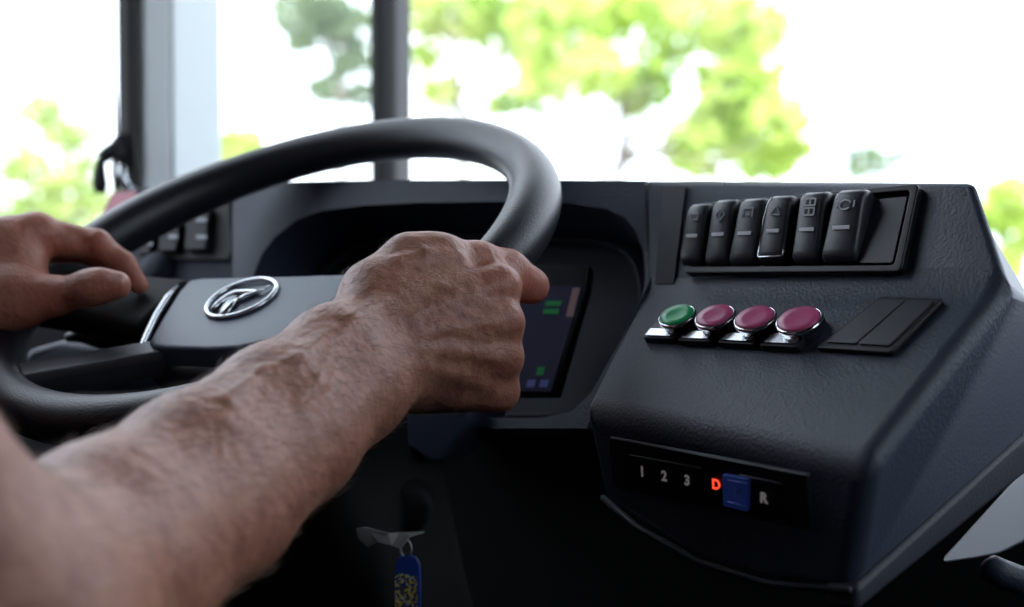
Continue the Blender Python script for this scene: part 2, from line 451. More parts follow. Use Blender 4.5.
# ================================================================== DASHBOARD
A = P(648, 181, 1.00)
dash = thing('dashboard', 'charcoal dashboard cowl with an arched instrument recess behind the steering wheel', 'dashboard', tuple(P(450, 300, 1.1)))
cow = plane3(P(240, 183, 1.20), A, P(600, 400, .955))
cn = cow[1]
outer = [hit(x, y, cow) for x, y in [(232, 184), (300, 181.5), (380, 180), (470, 180), (560, 180), (645, 181), (647, 290), (600, 400), (586, 428), (232, 428)]]
hole_px = [(250, 300), (254, 274), (262, 254), (276, 236), (296, 221), (322, 211), (360, 206), (420, 203), (500, 202), (570, 204), (606, 209), (624, 217), (636, 231), (643, 252), (645, 280), (640, 305), (622, 338), (592, 392), (572, 412), (540, 418), (400, 418), (256, 412)]
hole = [hit(x, y, cow) for x, y in hole_px]
mb = MB()
back = -cn
vs, fs = plate_with_hole(outer, hole); mb.add(vs, fs)
nO = len(outer); mb.loft([outer, [p + BF * .42 - Z * .05 for p in outer]], cap=False)
lip = [p + back * .012 for p in hole]
cen = sum(hole, Vector()) / len(hole)
deep = [cen + (p - cen) * .955 + back * .062 for p in hole]
mb.loft([hole, deep], cap=False)
bm_me = mb.mesh('cowl')
bm = bmesh.new(); bm.from_mesh(bm_me); bmesh.ops.remove_doubles(bm, verts=bm.verts, dist=1e-5); bm.to_mesh(bm_me); bm.free()
link_mesh('cowl', bm_me, M['dash'], dash, smooth=False, bevel=.007)
# instrument panel: back of the recess, with a raised inner visor band
ip = MB().prism(deep, back * .012).build('instrument_panel', M['recess'], dash, smooth=False)
inner = [cen + (p - cen) * .80 + back * .060 for p in hole]
band_o = [cen + (p - cen) * .93 + back * .060 for p in hole]
mbb = ring_prism(band_o, [cen + (p - cen) * .84 + back * .054 for p in hole], back * -.010)
mbb.build('visor_band', M['dash_dark'], dash, smooth=False, bevel=.003)
ipl = (deep[0] - back * .001, cn)
for gx, r in ((330, .042), (430, .042)):
    gc = hit(gx, 300, ipl, .002)
    mbg = MB().lathe(gc, cn, [(r, 0), (r, .006), (r * .93, .008), (r * .9, .003), (0.0005, .003)], 40)
    g = mbg.build('gauge', M['black'], dash)
    ex = BR; ey = cn.cross(ex).normalized()
    t = MB()
    for k in range(11):
        a = math.radians(225 - 27 * k); dd = ex * math.cos(a) + ey * math.sin(a); pp = Vector((-dd.y, dd.x, 0)).normalized()
        t.box(gc + dd * r * .76 + cn * .0036, dd * .004, dd.cross(cn) * .0006, cn * .0003)
    t.build('dial_marks', M['mark_dim'], g, smooth=False)
    t = MB(); a = math.radians(215); dd = ex * math.cos(a) + ey * math.sin(a)
    t.box(gc + dd * r * .35 + cn * .005, dd * r * .4, dd.cross(cn) * .0009, cn * .0004)
    t.build('needle', M['digit_red'] if False else M['mark'], g, smooth=False)
# display screen
sp = plane3(P(500, 285, 1.03), P(586, 285, 1.005), P(551, 391, .985))
sq = [hit(x, y, sp) for x, y in [(478, 264), (588, 264), (585, 288), (554, 394), (470, 394)]]
scr = MB().prism(sq, back * .012).build('display_screen', M['black'], dash, smooth=False, bevel=.002, label='dim blue display with green text')
sl = [hit(x, y, sp, .0006) for x, y in [(490, 288), (583, 286), (551, 391), (478, 391)]]
MB().prism(sl, sp[1] * .0006).build('screen_glass', M['screen'], scr, smooth=False)
def on_screen(pts, name, m):
    MB().prism([hit(x, y, sp, .0014) for x, y in pts], sp[1] * .0004).build(name, m, scr, smooth=False)
on_screen([(546, 301), (562, 301), (560, 306), (545, 306)], 'green_text', M['screen_green'])
on_screen([(544, 309), (559, 309), (558, 314), (543, 314)], 'green_text', M['screen_green'])
on_screen([(573, 288), (580, 288), (573, 317), (566, 317)], 'status_bar', M['screen_tan'])
on_screen([(538, 367), (545, 367), (543, 375), (536, 375)], 'status_icon', M['screen_green'])
on_screen([(528, 380), (536, 380), (534, 387), (526, 387)], 'status_icon', M['screen_blue'])
on_screen([(541, 380), (549, 380), (547, 387), (539, 387)], 'status_icon', M['screen_blue'])

# ---- left switch panel of the dashboard
lp = plane3(P(128, 190, 1.34), P(250, 186, 1.22), P(250, 300, 1.14))
lpn = lp[1]
LP = lambda x, y, l=0: hit(x, y, lp, l)
lpts = [LP(x, y) for x, y in [(92, 240), (120, 187), (150, 186), (255, 185), (255, 330), (120, 330), (86, 300)]]
lo = MB().prism(lpts, -lpn * .16).build('left_panel', M['left_panel'], dash, smooth=False, bevel=.006)
MB().prism([LP(x, y, .0004) for x, y in [(102, 214), (113, 193), (138, 191), (132, 204)]], lpn * .0008).build('red_sticker', M['red_badge'], dash, smooth=False, label='red sticker')
fr = [LP(x, y) for x, y in [(140, 240), (150, 221), (232, 196), (236, 250), (232, 262), (142, 262)]]
sw = MB().prism(fr, lpn * .004).build('switch_bezel', M['black_soft'], dash, smooth=False, bevel=.002)
for cx, cy, w, h in [(152, 246, 13, 24), (176, 240, 17, 30), (204, 232, 20, 44)]:
    q = round_poly([LP(cx - w / 2 - 2, cy + h / 2, .004), LP(cx + w / 2 - 2, cy + h / 2, .004), LP(cx + w / 2 + 2, cy - h / 2, .004), LP(cx - w / 2 + 2, cy - h / 2, .004)], .003, 3)
    b = MB().prism(q, lpn * .009).build('rocker_switch', M['black_soft'], dash, smooth=False, bevel=.0025)
    for dy in ((-h * .27, h * .12) if h > 30 else (-h * .1,)):
        MB().prism([LP(cx - 3 + dx, cy + dy + ddy, .0132) for dx, ddy in [(-w * .22, 2), (w * .3, 2), (w * .3, -2), (-w * .22, -2)]], lpn * .0006).build('indicator_light', M['mark_dim'], b, smooth=False)
kc = LP(160, 276)
MB().lathe(kc, lpn, [(.0005, 0), (.019, 0), (.018, .012), (.014, .016), (.0005, .017)], 24).build('rotary_knob', M['left_panel'], dash)

# ================================================================== CONTROL CONSOLE to the right of the wheel
D_ = P(648, 290, .95); E_ = P(583, 409, .86); B_ = P(975, 183, .80)
panel = plane3(A, B_, D_)
C_ = hit(1008, 287, panel)
shelf = plane3(D_, E_, C_)
F_ = hit(872, 464, shelf)
print('F depth', (F_ - CAM).dot(FW), 'C', (C_ - CAM).dot(FW))
dF = (F_ - CAM).dot(FW)
side_d = Vector((.766, .643, 0))
h0 = P(852, 590, dF + .022); h1 = P(770, 582, dF + .068); h2 = P(700, 560, dF + .108); h3 = P(640, 526, dF + .155); h4 = P(604, 497, .882)
console = thing('control_console', 'charcoal angular control console with switches, to the right of the steering wheel', 'console', tuple(P(760, 500, .8)))
bk = BF * .14
left_d = Vector((.85, .52, 0))
A2, B2, C2 = A + BF * .2, B_ + Vector((.30, .95, 0)) * .16 - Z * .004, hit(1034, 306, plane3(F_, h0, C_))
low = [p + d * .30 + Z * .115 for p, d in ((h0, side_d), (h1, side_d), (h2, left_d), (h3, left_d), (h4, left_d))]
h0b = hit(1140, 334, plane3(F_, h0, C_)); low[0] = h0b
print('side', [(round((p - CAM).dot(FW), 3)) for p in (C2, h0b, h0)])
E2 = E_ + left_d * .25
vs = [A, B_, C_, D_, E_, F_, h0, h1, h2, h3, h4, A2, B2, C2, E2] + low
iA, iB, iC, iD, iE, iF, i0, i1, i2, i3, i4, iA2, iB2, iC2, iE2, l0, l1, l2, l3, l4 = range(20)
fs = [(iA, iD, iC, iB), (iD, iE, iF, iC), (iE, i4, i3, i2, i1, i0, iF), (iF, i0, l0, iC2, iC), (iC, iC2, iB2, iB), (iA, iB, iB2, iA2),
      (i0, i1, l1, l0), (i1, i2, l2, l1), (i2, i3, l3, l2), (i3, i4, l4, l3), (i4, iE, iE2, l4), (iE, iD, iA, iA2, iE2),
      (iA2, iB2, iC2, l0, l1, l2, l3, l4, iE2)]
mbc = MB().add(vs, fs)
cme = mbc.mesh('console_body')
wt = {(iE, iF): 1, (iC, iF): 1, (iF, i0): .9, (iC, iD): 1, (iA, iB): .3, (iB, iC): .4, (iD, iE): .6, (iE, i4): .6, (iC, iC2): .3, (iB, iB2): .3,
      (i0, i1): .4, (i1, i2): .4, (i2, i3): .4, (i3, i4): .4, (i0, l0): .4}
ba = cme.attributes.new('bevel_weight_edge', 'FLOAT', 'EDGE')
for e in cme.edges:
    a_, b_ = e.vertices; ba.data[e.index].value = wt.get((a_, b_), wt.get((b_, a_), 0.0))
body = link_mesh('console_body', cme, M['dash'], console, bevel=.013, bseg=6)
body.modifiers['bevel'].limit_method = 'WEIGHT'
# lower edge trim running under the side face and the front
PN = panel[1]; SN = shelf[1]
front = plane3(E_, h4, h0); FN = front[1]
def rail(pa, name, m, r, nrm):
    MB().tube(pa, r, 8).build(name, m, console)
sn = side_d.cross(Z).normalized()
if sn.dot(CAM - h0) < 0: sn = -sn
MB().prism([h0 + sn * .003 + Z * .002, h0b + sn * .003 + Z * .006, h0b + sn * .003 - Z * .030, h0 + sn * .003 - Z * .012], -sn * .02).build('edge_trim', M['dash_dark'], console, smooth=False, bevel=.004)
rail([h4 + FN * .001, h3 + FN * .002, h2 + FN * .002, h1 + FN * .002, h0 + FN * .001], 'edge_bead', M['dash_dark'], .0022, FN)
# soft shade painted as a dark strip between the upper cowl and the console
MB().prism([hit(x, y, panel, .0008) for x, y in [(664, 187), (686, 187), (674, 284), (655, 284)]], PN * .0006).build('shade_strip', M['seam_shade'], console, smooth=False)

# ---- rocker switch panel
def PL(x, y, l=0): return hit(x, y, panel, l)
fo = round_poly([PL(688, 277), PL(706, 207), PL(924, 188), PL(906, 276)], .004, 4)
fi = round_poly([PL(695, 270), PL(711, 212), PL(915, 195), PL(899, 269)], .003, 4)
sf = ring_prism(fo, fi, PN * .006).build('switch_frame', M['black'], console, smooth=False, bevel=.0018)
MB().prism(fi, PN * .0012).build('switch_back_plate', M['black_soft'], console, smooth=False)
bp = round_poly([PL(862, 266, .001), PL(872, 203, .001), PL(911, 199, .001), PL(896, 266, .001)], .002, 3)
MB().prism(bp, PN * .004).build('blank_plate', M['rocker'], console, smooth=False, bevel=.0012)
# six rockers: (bottom-left, bottom-right, top-right, top-left) in the panel plane
RK = [((686, 267), (707, 267), (721, 213), (703, 214)), ((711, 268), (734, 267), (748, 209), (728, 210)),
      ((735, 267), (761, 266), (778, 208), (755, 209)), ((764, 265), (789, 264), (805, 206), (783, 206)),
      ((798, 265), (824, 265), (840, 202), (815, 203)), ((827, 264), (860, 263), (878, 200), (850, 201))]
def lerp(a, b, t): return a + (b - a) * t
for k, (bl, br, tr, tl) in enumerate(RK):
    bl, br, tr, tl = [PL(x, y, .0015) for x, y in (bl, br, tr, tl)]
    rings = []
    # the switch is a rocking key: pressed-in bottom, raised convex top
    for t, hgt, sh in ((-.03, .003, .84), (-.01, .0062, .93), (.03, .0085, .99), (.12, .0098, 1), (.30, .0112, 1), (.45, .0124, 1), (.60, .0138, 1), (.75, .0150, 1), (.86, .0156, 1), (.94, .0150, .98), (1.0, .0132, .92), (1.05, .0095, .82), (1.06, .003, .76)):
        l = lerp(bl, tl, t); r = lerp(br, tr, t); m_ = (l + r) / 2; l = lerp(m_, l, sh * 1.04); r = lerp(m_, r, sh * 1.04)
        e = (r - l)
        rings.append([l, l + PN * (hgt - .0028), l + e * .04 + PN * (hgt - .0010), l + e * .13 + PN * hgt, r - e * .13 + PN * hgt, r - e * .04 + PN * (hgt - .0010), r + PN * (hgt - .0028), r])
    rk = MB().loft(rings).build('rocker_switch', M['rocker'], console)
    def top(s, t, l=.0006):
        hh = float(np.interp(t, [0.03, .12, .30, .45, .60, .75, .86, .94], [.0085, .0098, .0112, .0124, .0138, .0150, .0156, .0150]))
        return lerp(lerp(bl, br, s), lerp(tl, tr, s), t) + PN * (hh + l)
    MB().prism([top(.24, .385), top(.78, .385), top(.78, .44), top(.24, .44)], PN * .0005).build('indicator_light', M['led'], rk, smooth=False)
    ic = MB()
    def bar(s0, t0, s1, t1, w=.045):
        a = top(s0, t0); b = top(s1, t1); d = (b - a).normalized(); q = d.cross(PN) * .00055
        ic.prism([a - q, b - q, b + q, a + q], PN * .0003)
    if k == 0:
        bar(.3, .68, .7, .68); bar(.3, .78, .7, .78); bar(.3, .68, .3, .78); bar(.7, .68, .7, .78)
    elif k == 1:
        bar(.5, .62, .28, .72); bar(.28, .72, .5, .82); bar(.5, .82, .72, .72); bar(.72, .72, .5, .62); bar(.5, .66, .5, .78)
    elif k == 2:
        bar(.3, .66, .3, .8); bar(.3, .8, .7, .8); bar(.7, .8, .7, .66); bar(.42, .70, .6, .70)
    elif k == 3:
        bar(.28, .66, .72, .66); bar(.28, .66, .5, .8); bar(.72, .66, .5, .8)
    elif k == 4:
        for c_ in (.62, .76):
            bar(.3, c_, .7, c_); bar(.3, c_ + .1, .7, c_ + .1); bar(.3, c_, .3, c_ + .1); bar(.7, c_, .7, c_ + .1); bar(.5, c_, .5, c_ + .1)
    else:
        pts = [(.5 + .2 * math.cos(a), .74 + .07 * math.sin(a)) for a in np.linspace(.4, 5.6, 9)]
        for (a, b), (c_, d_) in zip(pts, pts[1:]): bar(a, b, c_, d_)
        bar(.22, .70, .22, .80); bar(.8, .70, .8, .80)
    ic.build('icon', M['mark'] if k >= 4 else M['mark_dim'], rk, smooth=False)
    if k == 3:
        tb = MB()
        tb.tube([top(-.02, .30, -.0015), top(0, .06, -.001), top(.1, .03, 0), top(.9, .03, 0), top(1.0, .06, -.001), top(1.0, .16, -.001)], .0007, 6)
        tb.tube([top(-.02, .30, -.0015), top(-.02, .6, -.001), top(.03, .85, -.001), top(.15, .95, 0)], .0006, 6)
        tb.build('worn_edge', M['chrome_dull'], rk, label='worn bright edge')

# ---- push buttons on the shelf
def SL(x, y, l=0): return hit(x, y, shelf, l)
ux = (SL(780, 345) - SL(660, 340)).normalized(); uy = SN.cross(ux).normalized()
if uy.z < 0: uy = -uy
BT = [((679, 321), 19, 'green', 'green push button', [(645, 343), (677, 344), (692, 322), (664, 321)]),
      ((717, 322), 20.5, 'maroon', 'maroon push button next to the green one', [(680, 346), (713, 347), (730, 324), (700, 323)]),
      ((757, 324), 21.5, 'maroon', 'maroon push button in the middle', [(720, 348), (756, 350), (772, 326), (741, 325)]),
      ((801, 326), 23.5, 'maroon', 'maroon push button next to the blank switch plate', [(762, 351), (800, 353), (827, 320), (792, 322)])]
for k, ((cx, cy), rpx, mname, lab, base) in enumerate(BT):
    q = [SL(x, y, .0005) for x, y in base]
    # square mounting plate
    bplate = MB().prism(round_poly(q, .002, 3), SN * .0045).build('button_base', M['black'], console, smooth=False, bevel=.001)
    lp_ = [lerp(lerp(q[0], q[1], s), lerp(q[3], q[2], s), t) + SN * .005 for s, t in ((.08, .06), (.92, .06), (.92, .36), (.08, .36))]
    MB().prism(lp_, SN * .0006).build('legend_plate', M['plate'], bplate, smooth=False)
    depth = (SL(cx, cy) - CAM).dot(FW); r = rpx / FPX * depth * 1.02
    c = SL(cx + 1, cy + 4, .0045)
    ax = Vector((-.326, -.42, .85)).normalized()
    bz = MB().lathe(c, ax, [(r * .80, -.006), (r * .80, .0035), (r * .97, .0048), (r, .0060), (r * .98, .0072), (r * .92, .0078), (r * .88, .0072), (r * .88, .005)], 40).build('push_button', M['chrome'], console, label=lab)
    MB().lathe(c, ax, [(r * .875, .005), (r * .875, .0080), (r * .84, .0087), (r * .5, .0082), (.0003, .0080)], 40).build('button_cap', M[mname], bz)

# ---- blank double switch plate
q = [SL(x, y, .0003) for x, y in [(817, 352), (893, 357), (946, 303), (882, 301)]]
bq = MB().prism(round_poly(q, .003, 4), SN * .0035).build('blank_switch_plate', M['black'], console, smooth=False, bevel=.0012)
def BQ(s, t, l): return lerp(lerp(q[0], q[1], s), lerp(q[3], q[2], s), t) + SN * l
for s0, s1 in ((.08, .485), (.515, .92)):
    MB().prism(round_poly([BQ(s0, .09, .0033), BQ(s1, .09, .0033), BQ(s1, .92, .0033), BQ(s0, .92, .0033)], .0015, 3), SN * .0012).build('blank_insert', M['rocker'], bq, smooth=False, bevel=.0006)

# ---- gear selector in the front face
def FL(x, y, l=0): return hit(x, y, front, l)
q = [FL(611, 437, .0002), FL(809, 474, .0002), FL(812, 530, .0002), FL(614, 486, .0002)]
gs = MB().prism(round_poly(q, .002, 3), FN * .0016).build('gear_selector', M['black'], console, smooth=False, bevel=.0007, label='gear selector keypad with a lit red D')
fo_ = [FL(611, 437, .002), FL(809, 474, .002)]
MB().tube(fo_, .0005, 6).build('edge_line', M['mark_dim'], gs)
MB().tube([FL(630, 455, .0022), FL(700, 468, .0022)], .0006, 6).build('edge_line', M['mark_dim'], gs)
MB().tube([FL(740, 475, .0022), FL(782, 484, .0022)], .0006, 6).build('edge_line', M['mark_dim'], gs)
fx = (FL(764, 496) - FL(642, 470)).normalized(); fy = (FL(700, 460) - FL(701, 500)).normalized()
for ch, x, y, m in [('1', 642, 472, 'digit'), ('2', 664, 476.5, 'digit'), ('3', 687, 481, 'digit'), ('D', 716, 485, 'digit_red'), ('R', 763.5, 498.5, 'digit')]:
    c = FL(x, y, .0024); d = (c - CAM).dot(FW)
    me = text_mesh(ch, 19 / FPX * d * .95, c, fx, fy, .0002, .0003 if ch != 'D' else .0001)
    link_mesh('gear_letter', me, M[m], gs, smooth=False, label='lit red letter D' if ch == 'D' else None)
q = [FL(725, 473, .0017), FL(751, 478, .0017), FL(750, 510, .0017), FL(726, 504, .0017)]
bkx = MB().prism(round_poly(q, .0012, 3), FN * .0022).build('neutral_key', M['blue_key'], gs, smooth=False, bevel=.0006, label='blue neutral key')
# faint worn marks on the blue key (a sub-part cannot be nested deeper, so they sit on the selector)
for (x0, y0), (x1, y1) in [((728, 480), (748, 484)), ((728, 502), (747, 507))]:
    MB().tube([FL(x0, y0, .0042), FL(x1, y1, .0042)], .00035, 6).build('edge_line', M['blue_mark'], gs)
me = text_mesh('N', 17 / FPX * .72, FL(738, 493, .0041), fx, fy, .0001)
link_mesh('gear_letter', me, M['blue_mark'], gs, smooth=False)

# ================================================================== right lower corner
cov = plane3(P(938, 563, .80), P(1040, 462, .95), P(1040, 540, .90))
cv = [hit(x, y, cov) for x, y in [(934, 566), (1050, 440), (1060, 520), (1030, 540), (1000, 555), (975, 560)]]
sc_ = MB().prism(cv, BF * .03).build('side_cover', M['cover'], None, smooth=False, bevel=.003, origin=cv[0])
tag(sc_, 'pale blue-grey moulded cover tucked below the right edge of the control console', 'cover')
lever = thing('lever', 'dark rounded lever in the bottom right corner below the pale cover', 'lever', tuple(P(1040, 600, .80)))
MB().tube([P(984, 563, .80), P(988, 566, .80), P(1000, 574, .80), P(1018, 580, .80), P(1040, 586, .80)], [.003, .0075, .009, .0085, .008], 14).build('handle', M['dash'], lever)
MB().tube([P(1040, 586, .80), P(1060, 600, .82), P(1075, 660, .86)], [.0065, .006, .006], 12).build('shaft', M['black'], lever)

# ================================================================== STEERING WHEEL
WC = CAM + Vector((-.172, .983, -.0035)); WN = Vector((-.266, -.418, .869)).normalized()
WV = (BF - WN * BF.dot(WN)).normalized(); WU = WV.cross(WN).normalized()
def W(u, v, n=0): return WC + WU * u + WV * v + WN * n
RW = .195
wheel = thing('steering_wheel', 'large dark steering wheel with a grey centre pad, held by the driver', 'steering wheel', tuple(WC))
NR = 160; rings = []
for k in range(NR):
    a = 2 * math.pi * k / NR
    deg = math.degrees(a)
    g = math.exp(-((deg - 18) / 22) ** 2) if deg < 180 else math.exp(-((deg - 378) / 22) ** 2)
    g2 = math.exp(-((deg - 162) / 22) ** 2)
    rr = .0160 + .0025 * max(g, g2)
    cdir = WU * math.cos(a) + WV * math.sin(a); c = WC + cdir * RW
    rings.append([c + (cdir * math.cos(b) + WN * math.sin(b) * 1.04) * rr for b in [2 * math.pi * j / 24 for j in range(24)]])
MB().loft(rings, closed=True).build('rim', M['rim'], wheel)
# hub body, pad, chrome trim
PH = -.012
def Wp(px, py, n): return hit(px, py, (WC + WN * n, WN))
def Wuv(px, py, n):
    d = Wp(px, py, n) - WC; return d.dot(WU), d.dot(WV)
pad_px = [(192, 277), (260, 274), (347, 273)]
lft = [Wuv(x, y, PH) for x, y in [(347, 273), (270, 275.5), (200, 277), (188, 279), (178, 290), (160, 318), (147, 341), (150, 345.5), (160, 347), (205, 348.5), (238, 347), (262, 342), (305, 335), (345, 318), (366, 298), (366, 282), (358, 275)]]
print('pad', [(round(a, 3), round(b, 3)) for a, b in lft])
cu, cvv = Wuv(242, 299, PH)
pad_uv = lft
pad_top = [W(a, b, PH) for a, b in pad_uv]
pc = sum(pad_top, Vector()) / len(pad_top)
def scale(pts, f, dn=0): return [pc + (p - pc) * f + WN * dn for p in pts]
MB().loft([scale(pad_top, 1.0, -.030), scale(pad_top, 1.01, -.011), scale(pad_top, .985, -.0015), scale(pad_top, .95, 0), scale(pad_top, .5, .0015)]).build('airbag_pad', M['pad'], wheel, smooth=False, bevel=.002)
MB().loft([scale(pad_top, .55, -.075), scale(pad_top, .95, -.045), scale(pad_top, 1.10, -.030), scale(pad_top, 1.10, -.020), scale(pad_top, 1.03, -.014)]).build('hub', M['spoke'], wheel, smooth=False, bevel=.003)
ct = [Wp(x, y, PH - .004) for x, y in [(178, 286), (168, 297), (156, 316), (146, 337), (141, 348), (141, 354)]]
MB().tube([p for p in ct], [.0014, .0026, .0030, .0030, .0026, .0014], 8).build('chrome_trim', M['chrome_dull'], wheel, label='bright chrome edge of the centre pad')
# spokes
def spoke(p0, p1, w0, w1, m, n0=-.024, n1=-.004):
    a = W(p0[0], p0[1], n0); b = W(p1[0], p1[1], n1); d = (b - a).normalized(); s = d.cross(WN).normalized(); up = s.cross(d)
    rings = []
    for t in (0, .5, 1):
        c = lerp(a, b, t); w = w0 + (w1 - w0) * t
        rings.append([c + s * w * x + up * y for x, y in ((-1, -.010), (1, -.010), (1.0, .004), (.8, .008), (-.8, .008), (-1, .004))])
    return MB().loft(rings).build('spoke', m, wheel, smooth=False, bevel=.003)
spoke((-.034, -.088), (-.112, -.158), .013, .013, M['spoke'])
spoke((-.085, -.030), (-.194, -.045), .034, .030, M['rubber'])
spoke((.060, -.085), (.112, -.158), .028, .022, M['spoke'])
spoke((.085, -.030), (.194, -.045), .034, .030, M['black'])
# emblem: silver ring with a slanted bar and an arc
EH = PH + .002
em_c = Wp(242, 299, EH)
def E(px, py, n=.0): return Wp(px, py, EH + n)
ring_out = [Vector(p) for p in circ_poly(em_c, WU, WV, .0275, .0275, 48)]
emb = MB()
tubep = []
emb.tube(circ_poly(em_c + WN * .001, WU, WV, .0252, .0252, 48), .0019, 8, closed=True)
emb.prism([E(218, 317.5), E(226, 318.5), E(240, 300), E(233, 298)], WN * .003)
arc = [E(x, y, .0015) for x, y in [(211, 311), (218, 304), (228, 297), (236, 293.5), (246, 292.5), (256, 292), (260, 294)]]
emb.tube(arc, [.0016, .0022, .0026, .0028, .0024, .0018, .0008], 8)
arc = [E(x, y, .0015) for x, y in [(240, 300), (246, 296.5), (253, 294), (262, 290.5), (270, 285.5)]]
emb.tube(arc, [.002, .0022, .0018, .0012, .0008], 8)
emb.build('emblem', M['chrome_dull'], wheel, label='silver emblem of a ring with a slanted bar')

# ================================================================== STEERING COLUMN
colm = thing('steering_column', 'dark steering column shroud with stalks, below the steering wheel hub', 'steering column', tuple(W(0, -.05, -.2)))
def Ws(u, v, n): return W(u, v - .045, n)
rings = []
for n, w, h in ((-.075, .050, .045), (-.10, .085, .060), (-.17, .090, .066), (-.26, .078, .060), (-.40, .066, .055)):
    rings.append(round_poly([Ws(-w, -h, n), Ws(w, -h, n), Ws(w, h, n), Ws(-w, h, n)], .03, 5))
MB().loft(rings).build('shroud', M['rubber'], colm, smooth=False, bevel=.004)
# the bulky left-hand part seen through the wheel
q = [P(22, 378, 1.12), P(24, 350, 1.12), P(60, 340, 1.12), P(112, 347, 1.10), P(130, 360, 1.09), P(124, 392, 1.09), P(30, 392, 1.12)]
MB().prism(round_poly(q, .006, 4), BF * .05).build('stalk_housing', M['dash'], colm, smooth=False, bevel=.012)
MB().tube([P(66, 338, 1.06), P(82, 334, 1.06), P(112, 343, 1.05), P(150, 352, 1.05)], [.003, .007, .007, .006], 12).build('stalk', M['black'], colm)
# right-hand knob below the fist
q = [P(372, 404, .98), P(470, 406, .98), P(470, 424, .98), P(454, 440, .98), P(433, 466, .98), P(405, 446, .98), P(372, 448, .98)]
MB().prism(round_poly(q, .008, 5), BF * .05).build('retarder_lever', M['dash'], colm, smooth=False, bevel=.010)
MB().tube([P(336, 503, .97), P(337, 490, .97), P(344, 470, .97), P(356, 452, .97), P(368, 442, .97)], [.001, .0016, .0018, .0016, .001], 8).build('edge_trim', M['dash'], colm)
ig = P(402, 520, .96)
MB().lathe(ig + Vector((0, .05, .01)), Vector((0, -1, -.2)), [(.0005, 0), (.020, 0), (.020, .03), (.016, .036), (.0005, .036)], 24).build('ignition_lock', M['black_soft'], colm)

# keys
keys = thing('key_fob', 'blue and speckled key fob hanging under the steering column', 'key fob', tuple(P(404, 556, .93)))
def fobp(x, y): return P(x, y, .93)
pts = [(396, 640), (394, 575), (395, 563), (399, 557), (408, 555), (416, 557), (420, 563), (421, 575), (420, 640)]
MB().prism([fobp(x, y) for x, y in pts], FW * .006).build('fob_cap', M['fob_blue'], keys, smooth=False, bevel=.002, label='blue fob')
fm = bpy.data.materials.new('speckled fob print'); fm.use_nodes = True
nt = fm.node_tree; vz = nt.nodes.new('ShaderNodeTexVoronoi'); vz.inputs['Scale'].default_value = 620
tcx = nt.nodes.new('ShaderNodeTexCoord'); nt.links.new(tcx.outputs['Object'], vz.inputs['Vector'])
sx = nt.nodes.new('ShaderNodeSeparateColor'); nt.links.new(vz.outputs['Color'], sx.inputs[0])
rp = nt.nodes.new('ShaderNodeValToRGB'); rp.color_ramp.interpolation = 'CONSTANT'
for p_, c_ in ((0.0, (40, 56, 110)), (.4, (190, 186, 170)), (.62, (206, 186, 40)), (.82, (60, 66, 80))):
    e = rp.color_ramp.elements.new(p_) if p_ > 0 else rp.color_ramp.elements[0]
    e.color = lin(c_)
rp.color_ramp.elements[len(rp.color_ramp.elements) - 1].color = lin((60, 66, 80))
nt.links.new(sx.outputs[0], rp.inputs[0]); nt.links.new(rp.outputs[0], nt.nodes['Principled BSDF'].inputs['Base Color'])
MB().prism([P(x, y, .9295) for x, y in [(395.5, 640), (395, 577), (400, 573), (410, 575), (417, 577), (418, 640)]], FW * -.0012).build('printed_label', fm, keys, smooth=False)
MB().tube(circ_poly(P(406, 549, .932), RT, UP, .0035, .006, 18), .0009, 8, closed=True).build('key_ring', M['steel'], keys)
kt = thing('folded_tag', 'crumpled pale grey tag hanging at the ignition above the blue fob', 'tag', tuple(P(385, 535, .935)))
tg = MB()
tv = [P(x, y, d) for x, y, d in [(351, 529, .940), (366, 527, .934), (389, 533, .928), (378, 541, .930), (369, 547, .938), (392, 545, .934), (401, 549, .930), (410, 537, .928), (424, 533, .936), (400, 533, .936)]]
tf = [(0, 1, 2, 3, 4), (2, 3, 5), (2, 5, 6, 7, 9), (7, 8, 9)]
tg.add(tv, tf)
to = tg.build('tag_sheet', mat('pale grey tag', (176, 176, 170), .6), kt, smooth=False)
md = to.modifiers.new('thick', 'SOLIDIFY'); md.thickness = .0012

# ================================================================== left window latch, cord
lat = thing('window_latch', 'black latch with a hanging pull at the left side window', 'latch', tuple(P(118, 165, 1.58)))
mb = MB()
q = [P(x, y, 1.60) for x, y in [(110, 140), (120, 133), (134, 132), (136, 175), (120, 164), (110, 160)]]
mb.prism(round_poly(q, .006, 4), FW * .02).build('latch_body', M['black_soft'], lat, smooth=False, bevel=.003)
MB().tube([P(122, 146, 1.59), P(110, 152, 1.585), P(102, 158, 1.58)], [.010, .009, .008], 12).build('latch_arm', M['black_soft'], lat)
MB().tube([P(101, 157, 1.58), P(100, 172, 1.58), P(100, 184, 1.58), P(101, 193, 1.58)], [.004, .007, .009, .006], 12).build('pull', M['black_soft'], lat)
MB().tube([P(122, 165, 1.59), P(122, 180, 1.59), P(127, 192, 1.59), P(134, 192, 1.59)], [.004, .006, .008, .006], 12).build('catch', M['chrome_dull'], lat)
MB().tube([P(116, 150, 1.585), P(114, 172, 1.58), P(117, 192, 1.58)], .0035, 8).build('strap', M['black_soft'], lat)
cd = MB().tube([P(112, -60, 1.60), P(113, 0, 1.60), P(112, 60, 1.60), P(113, 80, 1.60), P(116, 110, 1.60), P(117, 138, 1.60)], .0016, 8).build('cord', M['black_soft'], None, origin=P(116, 138, 1.60))
tag(cd, 'thin dark cord running down the left side window to the latch', 'cord')

# ================================================================== THE DRIVER
arm = Sdf()
q = P
